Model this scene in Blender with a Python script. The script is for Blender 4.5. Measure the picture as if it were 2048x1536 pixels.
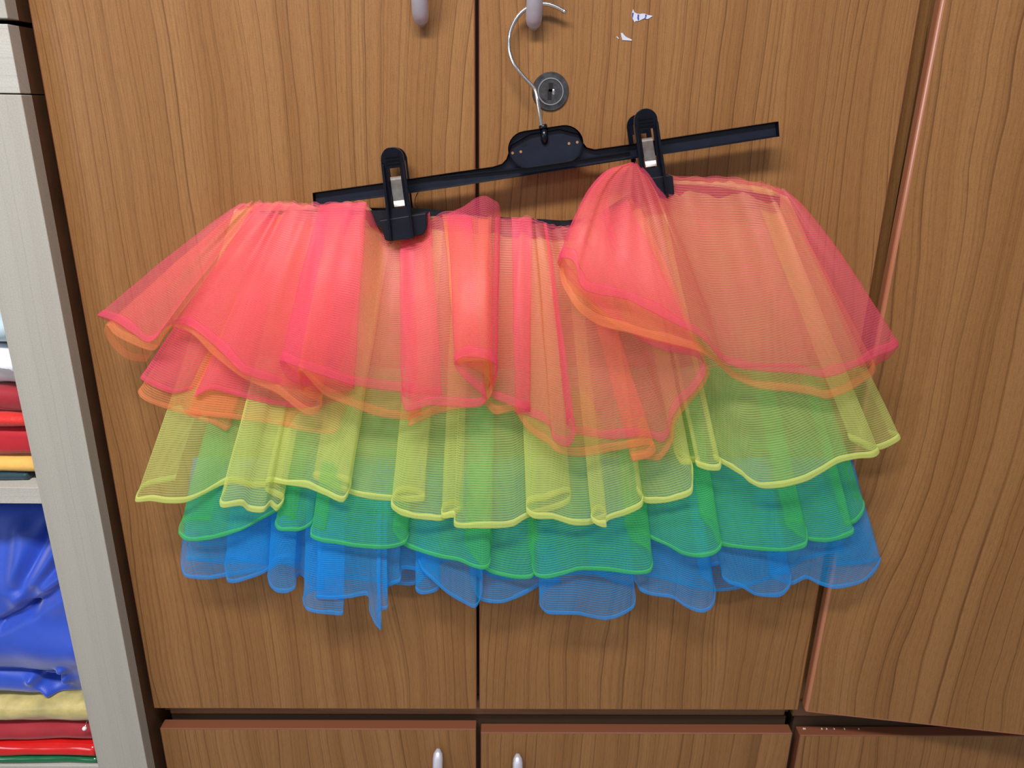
import bpy, bmesh, math, random
from mathutils import Vector, Matrix, noise
random.seed(4)
scene = bpy.context.scene
for o in list(bpy.data.objects): bpy.data.objects.remove(o)

# ---------------------------------------------------------------- camera
F, CX, CY = 1540.0, 1024.0, 768.0
CAM = Vector((0.02712341, -0.86370217, 0.79304602))
AX = Vector((0.99984466, -0.01125996, 0.01356004))
AV = Vector((0.01516226, 0.94174842, -0.33597623))
AU = Vector((-0.00898707, 0.33612963, 0.94177285))
cd = bpy.data.cameras.new('camera'); cam = bpy.data.objects.new('camera', cd)
scene.collection.objects.link(cam); scene.camera = cam
cd.sensor_width = 36; cd.lens = F / 2048 * 36; cd.clip_start = .01
cam.matrix_world = Matrix(((AX.x, AU.x, -AV.x, CAM.x), (AX.y, AU.y, -AV.y, CAM.y),
                           (AX.z, AU.z, -AV.z, CAM.z), (0, 0, 0, 1)))

def P(px, py, y=0.0):
    """point of the vertical plane at depth y met by the line of sight through a photo pixel"""
    d = AX * ((px - CX) / F) + AV - AU * ((py - CY) / F)
    return CAM + d * ((y - CAM.y) / d.y)

# ---------------------------------------------------------------- world, lamps, exposure
w = bpy.data.worlds.new('world'); scene.world = w; w.use_nodes = True
w.node_tree.nodes['Background'].inputs[0].default_value = (.75, .85, 1, 1)
w.node_tree.nodes['Background'].inputs[1].default_value = .35

def area(name, loc, sx, sy, power, col, target):
    l = bpy.data.lights.new(name, 'AREA'); l.shape = 'RECTANGLE'; l.size = sx; l.size_y = sy
    l.energy = power; l.color = col
    o = bpy.data.objects.new(name, l); scene.collection.objects.link(o); o.location = loc
    o.rotation_euler = (Vector(target) - Vector(loc)).to_track_quat('-Z', 'Y').to_euler()
    return o
ROOM_TOP = 1.95
area('ceiling_lamp', (-.32, -1.05, ROOM_TOP - .06), 1.2, .22, 49, (1, .97, .93), (-.32, -1.05, 0))
area('ceiling_lamp', (.95, -2.3, ROOM_TOP - .06), 1.2, .22, 12, (.93, .97, 1), (.95, -2.3, 0))
area('ceiling_lamp', (-.9, -2.6, ROOM_TOP - .06), 1.2, .22, 12, (.93, .97, 1), (-.9, -2.6, 0))

area('added_side_light', (-2.12, -1.75, 1.0), 1.1, .9, 10, (.86, .93, 1), (1, -.6, .8))  # added light from the left, for the door edge highlight and sideways shadows
vs = scene.view_settings
scene.display_settings.display_device = 'sRGB'
vs.view_transform = 'Standard'; vs.look = 'None'; vs.exposure = 0.06; vs.gamma = 1.0
vs.use_curve_mapping = False
scene.cycles.transparent_max_bounces = 48
scene.cycles.max_bounces = 8
scene.cycles.diffuse_bounces = 4

# ---------------------------------------------------------------- material helpers
def newmat(name):
    m = bpy.data.materials.new(name); m.use_nodes = True
    nt = m.node_tree; nt.nodes.clear()
    out = nt.nodes.new('ShaderNodeOutputMaterial')
    return m, nt, out
def N(nt, typ, **kw):
    n = nt.nodes.new(typ)
    for k, v in kw.items():
        if k.startswith('i_'): n.inputs[int(k[2:])].default_value = v
        else: setattr(n, k, v)
    return n
def math_(nt, op, a, b=None, c=None):
    n = nt.nodes.new('ShaderNodeMath'); n.operation = op
    for i, v in enumerate((a, b, c)):
        if v is None: continue
        if isinstance(v, (int, float)): n.inputs[i].default_value = v
        else: nt.links.new(v, n.inputs[i])
    return n.outputs[0]
def ramp(nt, fac, stops, interp='LINEAR'):
    r = nt.nodes.new('ShaderNodeValToRGB'); r.color_ramp.interpolation = interp
    e = r.color_ramp.elements
    while len(e) < len(stops): e.new(.5)
    for k, (p, c) in enumerate(stops):
        e[k].position = p; e[k].color = (c, c, c, 1) if isinstance(c, (int, float)) else tuple(c) + (1,)
    nt.links.new(fac, r.inputs[0]); return r.outputs[0]
def mixc(nt, fac, a, b, mode='MIX'):
    n = nt.nodes.new('ShaderNodeMix'); n.data_type = 'RGBA'; n.blend_type = mode
    for s, v in ((0, fac), (6, a), (7, b)):
        if isinstance(v, (int, float)): n.inputs[s].default_value = v
        elif isinstance(v, tuple): n.inputs[s].default_value = tuple(v) + (1,)
        else: nt.links.new(v, n.inputs[s])
    return n.outputs[2]
def noise_(nt, vec, scale=1.0, detail=2.0, rough=.5, dim='3D'):
    n = nt.nodes.new('ShaderNodeTexNoise'); n.noise_dimensions = dim
    n.inputs['Scale'].default_value = scale; n.inputs['Detail'].default_value = detail
    n.inputs['Roughness'].default_value = rough
    nt.links.new(vec, n.inputs['W' if dim == '1D' else 'Vector']); return n.outputs[0]
def comb(nt, x, y, z):
    n = nt.nodes.new('ShaderNodeCombineXYZ')
    for i, v in enumerate((x, y, z)):
        if isinstance(v, (int, float)): n.inputs[i].default_value = v
        else: nt.links.new(v, n.inputs[i])
    return n.outputs[0]
def bump(nt, h, strength, dist):
    b = nt.nodes.new('ShaderNodeBump'); b.inputs['Strength'].default_value = strength
    b.inputs['Distance'].default_value = dist; nt.links.new(h, b.inputs['Height']); return b.outputs[0]

def wood(name, seed, light, mid, dark, horizontal=False, rough=.36, amp=.17, lines=60., contrast=1.0):
    m, nt, out = newmat(name)
    g = nt.nodes.new('ShaderNodeNewGeometry'); s = nt.nodes.new('ShaderNodeSeparateXYZ')
    nt.links.new(g.outputs['Position'], s.inputs[0])
    x, z = (s.outputs[2], s.outputs[0]) if horizontal else (s.outputs[0], s.outputs[2])
    y = s.outputs[1]
    xs = math_(nt, 'ADD', x, math_(nt, 'MULTIPLY', y, .9))
    d = noise_(nt, comb(nt, math_(nt, 'MULTIPLY', xs, 3.4), seed, math_(nt, 'MULTIPLY', z, 1.05)), 1, 1.5, .45)
    d2 = noise_(nt, comb(nt, math_(nt, 'MULTIPLY', xs, 14), seed + 3, math_(nt, 'MULTIPLY', z, 6)), 1, 2, .5)
    t = math_(nt, 'ADD', math_(nt, 'ADD', xs, math_(nt, 'MULTIPLY', d, amp)), math_(nt, 'MULTIPLY', d2, .012))
    vary = noise_(nt, math_(nt, 'ADD', t, seed), 17, 2, .6, '1D')
    ph = math_(nt, 'FRACT', math_(nt, 'ADD', math_(nt, 'MULTIPLY', t, lines), math_(nt, 'MULTIPLY', vary, 2.6)))
    ln = ramp(nt, ph, [(0, .0), (.7, .03), (.9, .22), (.975, 1), (.99, .9), (1, 0)])
    fade = ramp(nt, noise_(nt, comb(nt, math_(nt, 'MULTIPLY', xs, 26), seed + 8, math_(nt, 'MULTIPLY', z, 2.2)), 1, 1, .5),
                [(.3, .25), (.6, 1)])
    fine = noise_(nt, math_(nt, 'ADD', t, seed * 2), 420, 3, .6, '1D')
    tone = noise_(nt, math_(nt, 'ADD', t, seed + 5), 26, 3, .6, '1D')
    pore = noise_(nt, comb(nt, math_(nt, 'MULTIPLY', xs, 1100), seed, math_(nt, 'MULTIPLY', z, 70)), 1, 2, .6)
    grit = noise_(nt, g.outputs['Position'], 700, 2, .6)
    col = mixc(nt, ramp(nt, tone, [(.34, 0), (.66, 1)]), mid, light)
    col = mixc(nt, math_(nt, 'MULTIPLY', math_(nt, 'MULTIPLY', ln, fade), .85 * contrast), col, dark)
    col = mixc(nt, math_(nt, 'MULTIPLY', ramp(nt, fine, [(.45, 0), (.72, 1)]), .34 * contrast), col, dark)
    col = mixc(nt, math_(nt, 'MULTIPLY', ramp(nt, pore, [(.5, 0), (.72, 1)]), .3 * contrast), col, dark)
    k = ramp(nt, grit, [(.3, .90), (.7, 1.08)])
    col = mixc(nt, 1.0, col, k, 'MULTIPLY')
    b = nt.nodes.new('ShaderNodeBsdfPrincipled')
    nt.links.new(col, b.inputs['Base Color'])
    b.inputs['Roughness'].default_value = rough
    b.inputs['Specular IOR Level'].default_value = .35
    nt.links.new(bump(nt, pore, .12, .0004), b.inputs['Normal'])
    nt.links.new(b.outputs[0], out.inputs[0]); return m

def plain(name, col, rough=.5, metal=0., spec=.5, nscale=None, namt=.15, bumpd=0., aniso=0.):
    m, nt, out = newmat(name)
    b = nt.nodes.new('ShaderNodeBsdfPrincipled')
    b.inputs['Base Color'].default_value = tuple(col) + (1,)
    b.inputs['Roughness'].default_value = rough; b.inputs['Metallic'].default_value = metal
    b.inputs['Specular IOR Level'].default_value = spec
    if nscale:
        tc = nt.nodes.new('ShaderNodeTexCoord')
        n = noise_(nt, tc.outputs['Object'], nscale, 3, .6)
        k = ramp(nt, n, [(.3, 1 - namt), (.7, 1 + namt * .6)])
        nt.links.new(mixc(nt, 1.0, tuple(col), k, 'MULTIPLY'), b.inputs['Base Color'])
        if bumpd: nt.links.new(bump(nt, n, .5, bumpd), b.inputs['Normal'])
    nt.links.new(b.outputs[0], out.inputs[0]); return m

def tulle(name, col, alpha, glow, rib=.36, period=.0026):
    """open knit: threads let light through between the ribs; UV in metres"""
    m, nt, out = newmat(name)
    uv = nt.nodes.new('ShaderNodeUVMap'); s = nt.nodes.new('ShaderNodeSeparateXYZ')
    nt.links.new(uv.outputs[0], s.inputs[0])
    nz = noise_(nt, uv.outputs[0], 45, 2, .5)
    v = math_(nt, 'ADD', s.outputs[1], math_(nt, 'MULTIPLY', nz, .0016))
    u = math_(nt, 'ADD', s.outputs[0], math_(nt, 'MULTIPLY', nz, .002))
    wv = math_(nt, 'SINE', math_(nt, 'MULTIPLY', v, 2 * math.pi / period))
    wu = math_(nt, 'SINE', math_(nt, 'MULTIPLY', u, 2 * math.pi / (period * .62)))
    a = math_(nt, 'ADD', alpha, math_(nt, 'MULTIPLY', wv, rib * alpha))
    a = math_(nt, 'ADD', a, math_(nt, 'MULTIPLY', wu, .12 * alpha))
    big = noise_(nt, uv.outputs[0], 22, 3, .6)
    a = math_(nt, 'MULTIPLY', a, ramp(nt, big, [(.3, .86), (.7, 1.14)]))
    lw = nt.nodes.new('ShaderNodeLayerWeight'); lw.inputs[0].default_value = .35
    graz = math_(nt, 'POWER', lw.outputs['Facing'], 2.2)      # more thread per sight line where the cloth turns edge-on
    a = math_(nt, 'ADD', a, math_(nt, 'MULTIPLY', graz, .55))
    a = math_(nt, 'MINIMUM', math_(nt, 'MAXIMUM', a, .05), .97)
    dif = N(nt, 'ShaderNodeBsdfDiffuse'); tr = N(nt, 'ShaderNodeBsdfTranslucent'); tp = N(nt, 'ShaderNodeBsdfTransparent')
    gl = N(nt, 'ShaderNodeBsdfGlossy'); gl.inputs['Roughness'].default_value = .45
    gl.inputs['Color'].default_value = tuple(.5 + .5 * c for c in col) + (1,)
    cc = mixc(nt, ramp(nt, wv, [(0, .0), (1, .35)]), tuple(col), tuple(min(1, c * 1.15 + .03) for c in col))
    nt.links.new(cc, dif.inputs[0]); nt.links.new(cc, tr.inputs[0])
    m1 = nt.nodes.new('ShaderNodeMixShader'); m1.inputs[0].default_value = glow
    nt.links.new(dif.outputs[0], m1.inputs[1]); nt.links.new(tr.outputs[0], m1.inputs[2])
    m3 = nt.nodes.new('ShaderNodeMixShader'); m3.inputs[0].default_value = .05
    nt.links.new(m1.outputs[0], m3.inputs[1]); nt.links.new(gl.outputs[0], m3.inputs[2])
    m2 = nt.nodes.new('ShaderNodeMixShader')
    nt.links.new(a, m2.inputs[0]); nt.links.new(tp.outputs[0], m2.inputs[1]); nt.links.new(m3.outputs[0], m2.inputs[2])
    nt.links.new(m2.outputs[0], out.inputs[0]); return m

WL, WM, WD = (.310, .150, .054), (.262, .119, .040), (.100, .038, .012)
MW = [wood('cherry_wood_%s' % n, s, WL, WM, WD) for n, s in (('left', 1.3), ('right', 7.7), ('low_left', 12.1), ('low_right', 21.4), ('side', 33.0), ('side_low', 44.5))]
MWH = wood('cherry_wood_rail', 5.5, (.20, .10, .05), (.16, .075, .035), (.08, .035, .015), horizontal=True, contrast=.6)
M_edge = plain('cherry_edge_band', (.20, .070, .036), .2, 0, .8)
M_edge3 = plain('orange_edge_band', (.40, .15, .08), .2, 0, .9)
M_dark = plain('wardrobe_inside', (.05, .025, .012), .7)
M_beige = wood('beige_laminate', 3.1, (.42, .40, .36), (.385, .365, .33), (.30, .285, .25), amp=.05, lines=70, contrast=.45, rough=.5)
M_beigeH = wood('beige_laminate_horizontal', 9.1, (.50, .48, .445), (.455, .435, .405), (.35, .335, .305), horizontal=True, amp=.05, lines=90, contrast=.5, rough=.5)
M_black = plain('black_plastic', (.004, .005, .011), .22, 0, .32, 90, .2)
M_black_reflect = plain('satin_black_reflection', (.008, .011, .024), .38, 0, .35, 60, .3)  # bluish reflection in the recesses, painted as a lighter base colour
M_black2 = plain('matt_black_rubber', (.006, .007, .014), .5, 0, .25)
M_chrome = plain('chrome_wire', (.78, .80, .85), .16, 1)
M_alu = plain('satin_aluminium', (.52, .50, .58), .38, .35, .5, 200, .05)
M_steel = plain('worn_steel', (.17, .165, .18), .3, 1, .5, 160, .4)
M_spring = plain('spring_steel', (.60, .57, .55), .36, 1, .5, 120, .25)
M_hole = plain('keyhole_black', (.004, .003, .003), .8)
M_paper = plain('torn_paper', (.52, .54, .68), .8, 0, .3)
M_ink = plain('blue_ink', (.03, .05, .20), .7)
M_wall = plain('grey_wall', (.42, .42, .42), .9, 0, .2, 30, .05)
M_floor = plain('grey_floor', (.33, .31, .29), .5, 0, .4, 12, .15)
M_band = plain('black_elastic', (.008, .009, .014), .8, 0, .3, 300, .4)
M_lampw = plain('lamp_housing', (.8, .8, .8), .5)

# ---------------------------------------------------------------- object helpers
ROOT = {}
def thing(name, label, cat, loc, group=None):
    o = bpy.data.objects.new(name, None); scene.collection.objects.link(o)
    o.location = loc; o.empty_display_size = .02; ROOT[o] = Vector(loc)
    o['label'] = label; o['category'] = cat
    if group: o['group'] = group
    return o
def link(name, me, parent=None, label=None, cat=None, group=None, kind=None, mats=(), smooth=False):
    for m in mats: me.materials.append(m)
    if smooth:
        for p in me.polygons: p.use_smooth = True
    o = bpy.data.objects.new(name, me); scene.collection.objects.link(o)
    if parent is not None:
        r = parent
        while r not in ROOT: r = r.parent
        me.transform(Matrix.Translation(-ROOT[r]))
        o.parent = parent
    elif kind != 'structure':
        c = sum((v.co for v in me.vertices), Vector()) / len(me.vertices)
        c.z = min(v.co.z for v in me.vertices)
        me.transform(Matrix.Translation(-c)); o.location = c
    if label: o['label'] = label
    if cat: o['category'] = cat
    if group: o['group'] = group
    if kind: o['kind'] = kind
    return o
def bm_box(bm, x0, x1, y0, y1, z0, z1, bev=0., bevmat=0, seg=2, mi=0):
    r = bmesh.ops.create_cube(bm, size=1)
    vv = r['verts']
    for v in vv:
        v.co = Vector(((x0 + x1) / 2 + v.co.x * (x1 - x0), (y0 + y1) / 2 + v.co.y * (y1 - y0), (z0 + z1) / 2 + v.co.z * (z1 - z0)))
    fs = set(f for v in vv for f in v.link_faces)
    for f in fs: f.material_index = mi
    if bev:
        es = list(set(e for v in vv for e in v.link_edges))
        bmesh.ops.bevel(bm, geom=es, offset=bev, segments=seg, profile=.5, affect='EDGES', material=bevmat)
def finish(bm, name, smooth=False):
    me = bpy.data.meshes.new(name); bmesh.ops.recalc_face_normals(bm, faces=bm.faces)
    bm.to_mesh(me); bm.free(); return me
def box(name, x0, x1, y0, y1, z0, z1, mats, parent=None, bev=0., bevmat=0, **kw):
    bm = bmesh.new(); bm_box(bm, x0, x1, y0, y1, z0, z1, bev, bevmat)
    return link(name, finish(bm, name), parent, mats=mats, **kw)
def tube_mesh(name, pts, rad, n=12, caps=True):
    """swept round tube; rad is a number, a list, or list of (a,b) ellipse radii"""
    vs_, fs = [], []
    k = len(pts)
    prevn = None
    for i, p in enumerate(pts):
        t = (pts[min(i + 1, k - 1)] - pts[max(i - 1, 0)]).normalized()
        ref = Vector((0, 1, 0)) if abs(t.y) < .9 else Vector((1, 0, 0))
        if prevn is None: a = t.cross(ref).normalized()
        else: a = (prevn - t * prevn.dot(t)).normalized()
        prevn = a; b = t.cross(a)
        r = rad[i] if isinstance(rad, (list, tuple)) else rad
        ra, rb = r if isinstance(r, (list, tuple)) else (r, r)
        for j in range(n):
            th = 2 * math.pi * j / n
            vs_.append(p + a * (ra * math.cos(th)) + b * (rb * math.sin(th)))
    for i in range(k - 1):
        for j in range(n):
            fs.append((i * n + j, i * n + (j + 1) % n, (i + 1) * n + (j + 1) % n, (i + 1) * n + j))
    if caps:
        fs.append(tuple(range(n - 1, -1, -1))); fs.append(tuple((k - 1) * n + j for j in range(n)))
    me = bpy.data.meshes.new(name); me.from_pydata(vs_, [], fs)
    for p in me.polygons: p.use_smooth = True
    return me
def catmull(pts, sub=6):
    out = []
    for i in range(len(pts) - 1):
        p0, p1, p2, p3 = pts[max(i - 1, 0)], pts[i], pts[i + 1], pts[min(i + 2, len(pts) - 1)]
        for s in range(sub):
            t = s / sub
            out.append(.5 * ((2 * p1) + (p2 - p0) * t + (2 * p0 - 5 * p1 + 4 * p2 - p3) * t * t + (3 * p1 - p0 - 3 * p2 + p3) * t ** 3))
    out.append(pts[-1]); return out
def plate(bm, pix, yf, yb, rim=0., recess=0., bev=0.0004, mi=0):
    """outline given as seen on the plane yf, extruded back to yb, optional raised rim"""
    vf = [bm.verts.new(P(x, y, yf)) for x, y in pix]
    f = bm.faces.new(vf); f.material_index = mi
    off = Vector((0, yb - yf, 0))
    r = bmesh.ops.extrude_face_region(bm, geom=[f])
    top = [g for g in r['geom'] if isinstance(g, bmesh.types.BMFace)][0]
    for v in top.verts: v.co += off
    front = f
    if rim:
        # the front face survives as an interior face; inset it and sink the middle
        res = bmesh.ops.inset_region(bm, faces=[front], thickness=rim, use_even_offset=True)
        for v in front.verts: v.co.y += recess
        front.material_index = 1
    if bev:
        es = [e for e in front.edges] if not rim else []
        if es: bmesh.ops.bevel(bm, geom=es, offset=bev, segments=2, profile=.5, affect='EDGES')
def plate_obj(name, pix, yf, yb, mat, parent, rim=0., recess=0., **kw):
    bm = bmesh.new(); plate(bm, pix, yf, yb, rim, recess); me = finish(bm, name)
    return link(name, me, parent, mats=[mat, M_black_reflect], **kw)

# ---------------------------------------------------------------- room
FZ = -.82
WX0, WX1, WYB, WYF = -2.2, 2.3, .62, -3.4
def slab(name, a, b, m): return box(name, a[0], b[0], a[1], b[1], a[2], b[2], [m], kind='structure')
slab('floor', (WX0 - .1, WYF - .1, FZ - .1), (WX1 + .1, WYB + .1, FZ), M_floor)
slab('ceiling', (WX0 - .1, WYF - .1, ROOM_TOP), (WX1 + .1, WYB + .1, ROOM_TOP + .1), M_wall)
slab('wall_back', (WX0 - .1, WYB, FZ), (WX1 + .1, WYB + .1, ROOM_TOP), M_wall)
slab('wall_front', (WX0 - .1, WYF - .1, FZ), (WX1 + .1, WYF, ROOM_TOP), M_wall)
slab('wall_left', (WX0 - .1, WYF, FZ), (WX0, WYB, ROOM_TOP), M_wall)
slab('wall_right', (WX1, WYF, FZ), (WX1 + .1, WYB, ROOM_TOP), M_wall)
for k, (lx, ly, lb) in enumerate(((-.32, -1.05, 'white ceiling lamp housing nearest to the wardrobe'), (.95, -2.3, 'white ceiling lamp housing behind the camera on the right'),
                                  (-.9, -2.6, 'white ceiling lamp housing behind the camera on the left'))):
    box('ceiling_light', lx - .64, lx + .64, ly - .14, ly + .14, ROOM_TOP - .045, ROOM_TOP, [M_lampw], bev=.008, label=lb, cat='lamp')

def added_window():  # unseen window with a glowing pane, added as source for the left light
    m, nt, out = newmat('added_glow_pane'); e = N(nt, 'ShaderNodeEmission'); e.inputs[0].default_value = (.8, .9, 1, 1); e.inputs[1].default_value = 2.0
    nt.links.new(e.outputs[0], out.inputs[0])
    box('added_window_1', WX0, WX0 + .02, -2.3, -1.2, .55, 1.45, [m], kind='structure')
    bm = bmesh.new()
    for a in ((-2.36, -2.3, .49, 1.51), (-1.2, -1.14, .49, 1.51), (-2.3, -1.2, .49, .55), (-2.3, -1.2, 1.45, 1.51), (-1.77, -1.73, .55, 1.45)):
        bm_box(bm, WX0, WX0 + .05, a[0], a[1], a[2], a[3], .004)
    link('added_window_trim_1', finish(bm, 'added_window_trim_1'), None, mats=[M_lampw], kind='structure')
added_window()
# ---------------------------------------------------------------- wardrobe with two doors
HX = .4515; GAP = .0022; TOPZ = 1.12; BZ = -.79
WALLB = .60
ward = thing('wardrobe', 'cherry wood wardrobe with two tall doors behind the rainbow skirt', 'wardrobe', (0, .3, 0))
cb = bmesh.new()
bm_box(cb, -HX + .004, -HX + .022, .0215, WALLB, -.022, TOPZ); bm_box(cb, HX - .022, HX - .004, .0215, WALLB, -.022, TOPZ)
bm_box(cb, -HX + .022, HX - .022, .57, WALLB, -.022, TOPZ); bm_box(cb, -.009, .009, .03, .57, 0, TOPZ - .02)
bm_box(cb, -HX + .022, HX - .022, .0215, .57, TOPZ - .02, TOPZ)
link('carcass', finish(cb, 'carcass'), ward, mats=[M_dark])
box('bottom_rail', -HX + .010, HX - .008, .0205, .57, -.0295, -.003, [MWH], ward, bev=.003)
def door(name, x0, x1, z0, z1, mat, parent, y0=0., y1=.018, **kw):
    bm = bmesh.new(); bm_box(bm, x0, x1, y0, y1, z0, z1, .0016, 1, 3)
    # thin side faces carry the edge band
    bm.normal_update()
    for f in bm.faces:
        if abs(f.normal.y) < .5: f.material_index = 1
    me = finish(bm, name); return link(name, me, parent, mats=[mat, M_edge], **kw)
dl = door('door', -HX, -.0017, 0, TOPZ, MW[0], ward)
dr = door('door', .0017, HX, 0, TOPZ, MW[1], ward)

def bow_handle(parent, px, py, up=True, length=.16, r=.0082, proud=.030):
    """arched bar handle whose end is seen at pixel px,py"""
    c = P(px, py, -.008); s = 1 if up else -1
    pts, rr = [], []
    n = 34
    for i in range(n + 1):
        t = i / n
        a = min(t, 1 - t) * 2
        yy = -.006 - (proud - .006) * math.sin(min(1, a * 1.6) * math.pi / 2) ** .9
        z = c.z + s * (.003 + length * t)
        pts.append(Vector((c.x, yy, z)))
        e = min(1, min(t, 1 - t) * 22 + .12) ** .5
        rr.append((r * e, r * .62 * e))
    me = tube_mesh('handle', pts, rr, 18)
    h = link('handle', me, parent, label='silver arched bar handle', mats=[M_alu])
    for t in (.06, .94):
        z = c.z + s * (.003 + length * t)
        q = tube_mesh('handle_foot', [Vector((c.x, -.016, z)), Vector((c.x, .0005, z))], .0045, 12)
        link('handle_foot', q, h, mats=[M_alu])
    return h
bow_handle(dl, 843, 58); bow_handle(dr, 1067, 66)

# lock in the right-hand door
lc = P(1101, 183, -.002)
def disc(bm, c, r, y0, y1, n=40, mi=0, rz=1.0, r2=None):
    r2 = r if r2 is None else r2
    a = [bm.verts.new((c.x + r * math.cos(2 * math.pi * i / n), y1, c.z + rz * r * math.sin(2 * math.pi * i / n))) for i in range(n)]
    b = [bm.verts.new((c.x + r2 * math.cos(2 * math.pi * i / n), y0, c.z + rz * r2 * math.sin(2 * math.pi * i / n))) for i in range(n)]
    for i in range(n):
        bm.faces.new((a[i], a[(i + 1) % n], b[(i + 1) % n], b[i])).material_index = mi
    bm.faces.new(b).material_index = mi
def ring(bm, c, r, w_, y0, y1, n=40):
    prof = [(r + w_, y1), (r + w_ * .8, y0), (r + w_ * .1, y0), (r, y1)]
    rows = [[bm.verts.new((c.x + pr * math.cos(2 * math.pi * i / n), py, c.z + pr * math.sin(2 * math.pi * i / n))) for i in range(n)] for pr, py in prof]
    for k in range(3):
        for i in range(n): bm.faces.new((rows[k][i], rows[k][(i + 1) % n], rows[k + 1][(i + 1) % n], rows[k + 1][i]))
bm = bmesh.new(); disc(bm, lc, .0196, -.0018, .0005, r2=.0188); lock = link('lock', finish(bm, 'lock'), dr, label='worn round steel lock', mats=[M_steel], smooth=False)
bm = bmesh.new(); ring(bm, lc, .0122, .0016, -.0050, -.0015)
link('lock_ring', finish(bm, 'lock_ring'), lock, mats=[M_chrome])
bm = bmesh.new(); disc(bm, lc, .0121, -.0040, -.001, r2=.0120)
link('lock_cylinder', finish(bm, 'lock_cylinder'), lock, mats=[M_steel])
bm = bmesh.new(); bm_box(bm, lc.x - .0021, lc.x + .0024, -.0043, -.003, lc.z - .0002, lc.z + .0085)
bm_box(bm, lc.x - .0030, lc.x + .0014, -.0043, -.003, lc.z - .0085, lc.z + .0022)
link('keyhole', finish(bm, 'keyhole'), lock, mats=[M_hole])
bm = bmesh.new(); bm_box(bm, lc.x + .0016, lc.x + .0042, -.0045, -.0035, lc.z - .0032, lc.z + .0022, .0008)
link('keyhole_wear', finish(bm, 'keyhole_wear'), lock, mats=[M_chrome])

# lower cabinet
base = thing('base_cabinet', 'low cherry wood cabinet with two doors under the wardrobe', 'cabinet', (0, .3, FZ))
ztl = P(320, 1457, 0).z; ztr = P(1300, 1466, 0).z
cb = bmesh.new()
bm_box(cb, -HX + .012, HX - .006, .0215, WALLB, FZ, -.030)
link('carcass', finish(cb, 'carcass'), base, mats=[M_dark])
bl = door('door', -HX + .003, -.0026, BZ, ztl, MW[2], base)
br = door('door', .0036, HX - .002, BZ, ztr, MW[3], base)
bow_handle(bl, 876, 1496, False, r=.0072); bow_handle(br, 1035.5, 1506, False, r=.0072)

# torn paper remnants on the right-hand door
def scrap(name, pts, label, marks=(), group=None):
    def q(a): return [(x / 15.36 + 1230, y / 15.36) for x, y in a]
    t = thing(name, label, 'paper', P(*q(pts)[0], -.0002))
    bm = bmesh.new(); plate(bm, q(pts), -.0006, .0001, bev=0)
    s = link('paper_layer', finish(bm, name), t, mats=[M_paper])
    for a in marks:
        bm = bmesh.new(); plate(bm, q(a), -.0008, -.0005, bev=0)
        link('printed_stroke', finish(bm, 'printed_stroke'), t, mats=[M_ink])
scrap('torn_paper', [(560, 275), (590, 370), (680, 420), (760, 430), (850, 415), (910, 420), (1000, 455), (1110, 475), (1160, 495), (1010, 585), (880, 570), (740, 640), (690, 650), (640, 645), (600, 685), (540, 570), (505, 480), (525, 380)],
      'larger torn scrap of white paper with blue strokes stuck on right door', [
      [(535, 390), (575, 390), (570, 440), (545, 560), (515, 490), (520, 420)],
      [(695, 445), (745, 450), (735, 540), (745, 600), (710, 640), (685, 560)],
      [(925, 440), (980, 460), (960, 530), (930, 575), (895, 570), (930, 520)]])
scrap('torn_paper', [(175, 1010), (240, 1015), (270, 1065), (340, 1135), (520, 1215), (515, 1250), (225, 1232)],
      'smaller torn white paper scrap shaped like a boot, below the larger one')
scrap('torn_paper', [(60, 1115), (125, 1180), (105, 1200), (40, 1135)],
      'tiny sliver of white paper left of the boot-shaped scrap')

# ---------------------------------------------------------------- right-hand cabinets
rw = thing('wardrobe', 'cherry wood wardrobe at the right edge with its door ajar', 'wardrobe', (.8, .3, 0))
BL = P(1609, 1426, -.012); TL = P(1883, 0, -.012)
L = (TL - BL); Lh = L.normalized()
perp = Vector((Lh.z, 0, -Lh.x))
best = None
for i in range(0, 400):
    a = i * .0005
    e = perp * math.cos(a) + Vector((0, -1, 0)) * math.sin(a)
    # where the bottom edge crosses pixel column 2048
    lo, hi = 0., 1.2
    def pj(q):
        d = q - CAM; k = d.dot(AV); return CX + F * d.dot(AX) / k, CY - F * d.dot(AU) / k
    for _ in range(40):
        mid = (lo + hi) / 2
        if pj(BL + e * mid)[0] < 2048: lo = mid
        else: hi = mid
    er = abs(pj(BL + e * lo)[1] - 1473)
    if best is None or er < best[0]: best = (er, a, e)
E3 = best[2]; N3 = Lh.cross(E3).normalized()
if N3.y < 0: N3 = -N3
mtx = Matrix(((E3.x, N3.x, Lh.x, BL.x), (E3.y, N3.y, Lh.y, BL.y), (E3.z, N3.z, Lh.z, BL.z), (0, 0, 0, 1)))
bm = bmesh.new(); bm_box(bm, 0, .45, 0, .020, 0, TOPZ, .0040, 1, 4); bm.normal_update()
for f in bm.faces:
    if abs(f.normal.y) < .5: f.material_index = 1
bmesh.ops.transform(bm, matrix=mtx, verts=bm.verts)
link('door', finish(bm, 'door'), rw, mats=[MW[4], M_edge3], smooth=False)
cb = bmesh.new()
RX0 = HX + .006
bm_box(cb, RX0, RX0 + .018, .026, WALLB, -.022, TOPZ); bm_box(cb, RX0 + .45, RX0 + .468, .026, WALLB, -.022, TOPZ)
bm_box(cb, RX0 + .018, RX0 + .45, .57, WALLB, -.022, TOPZ)
link('carcass', finish(cb, 'carcass'), rw, mats=[MW[4]])
box('bottom_rail', RX0 - .004, RX0 + .47, .020, .57, -.0305, -.004, [MWH], rw, bev=.003)
rb = thing('base_cabinet', 'low cherry wood cabinet under the ajar door at the right edge', 'cabinet', (.8, .3, FZ))
z3 = P(1750, 1471, 0).z
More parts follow.
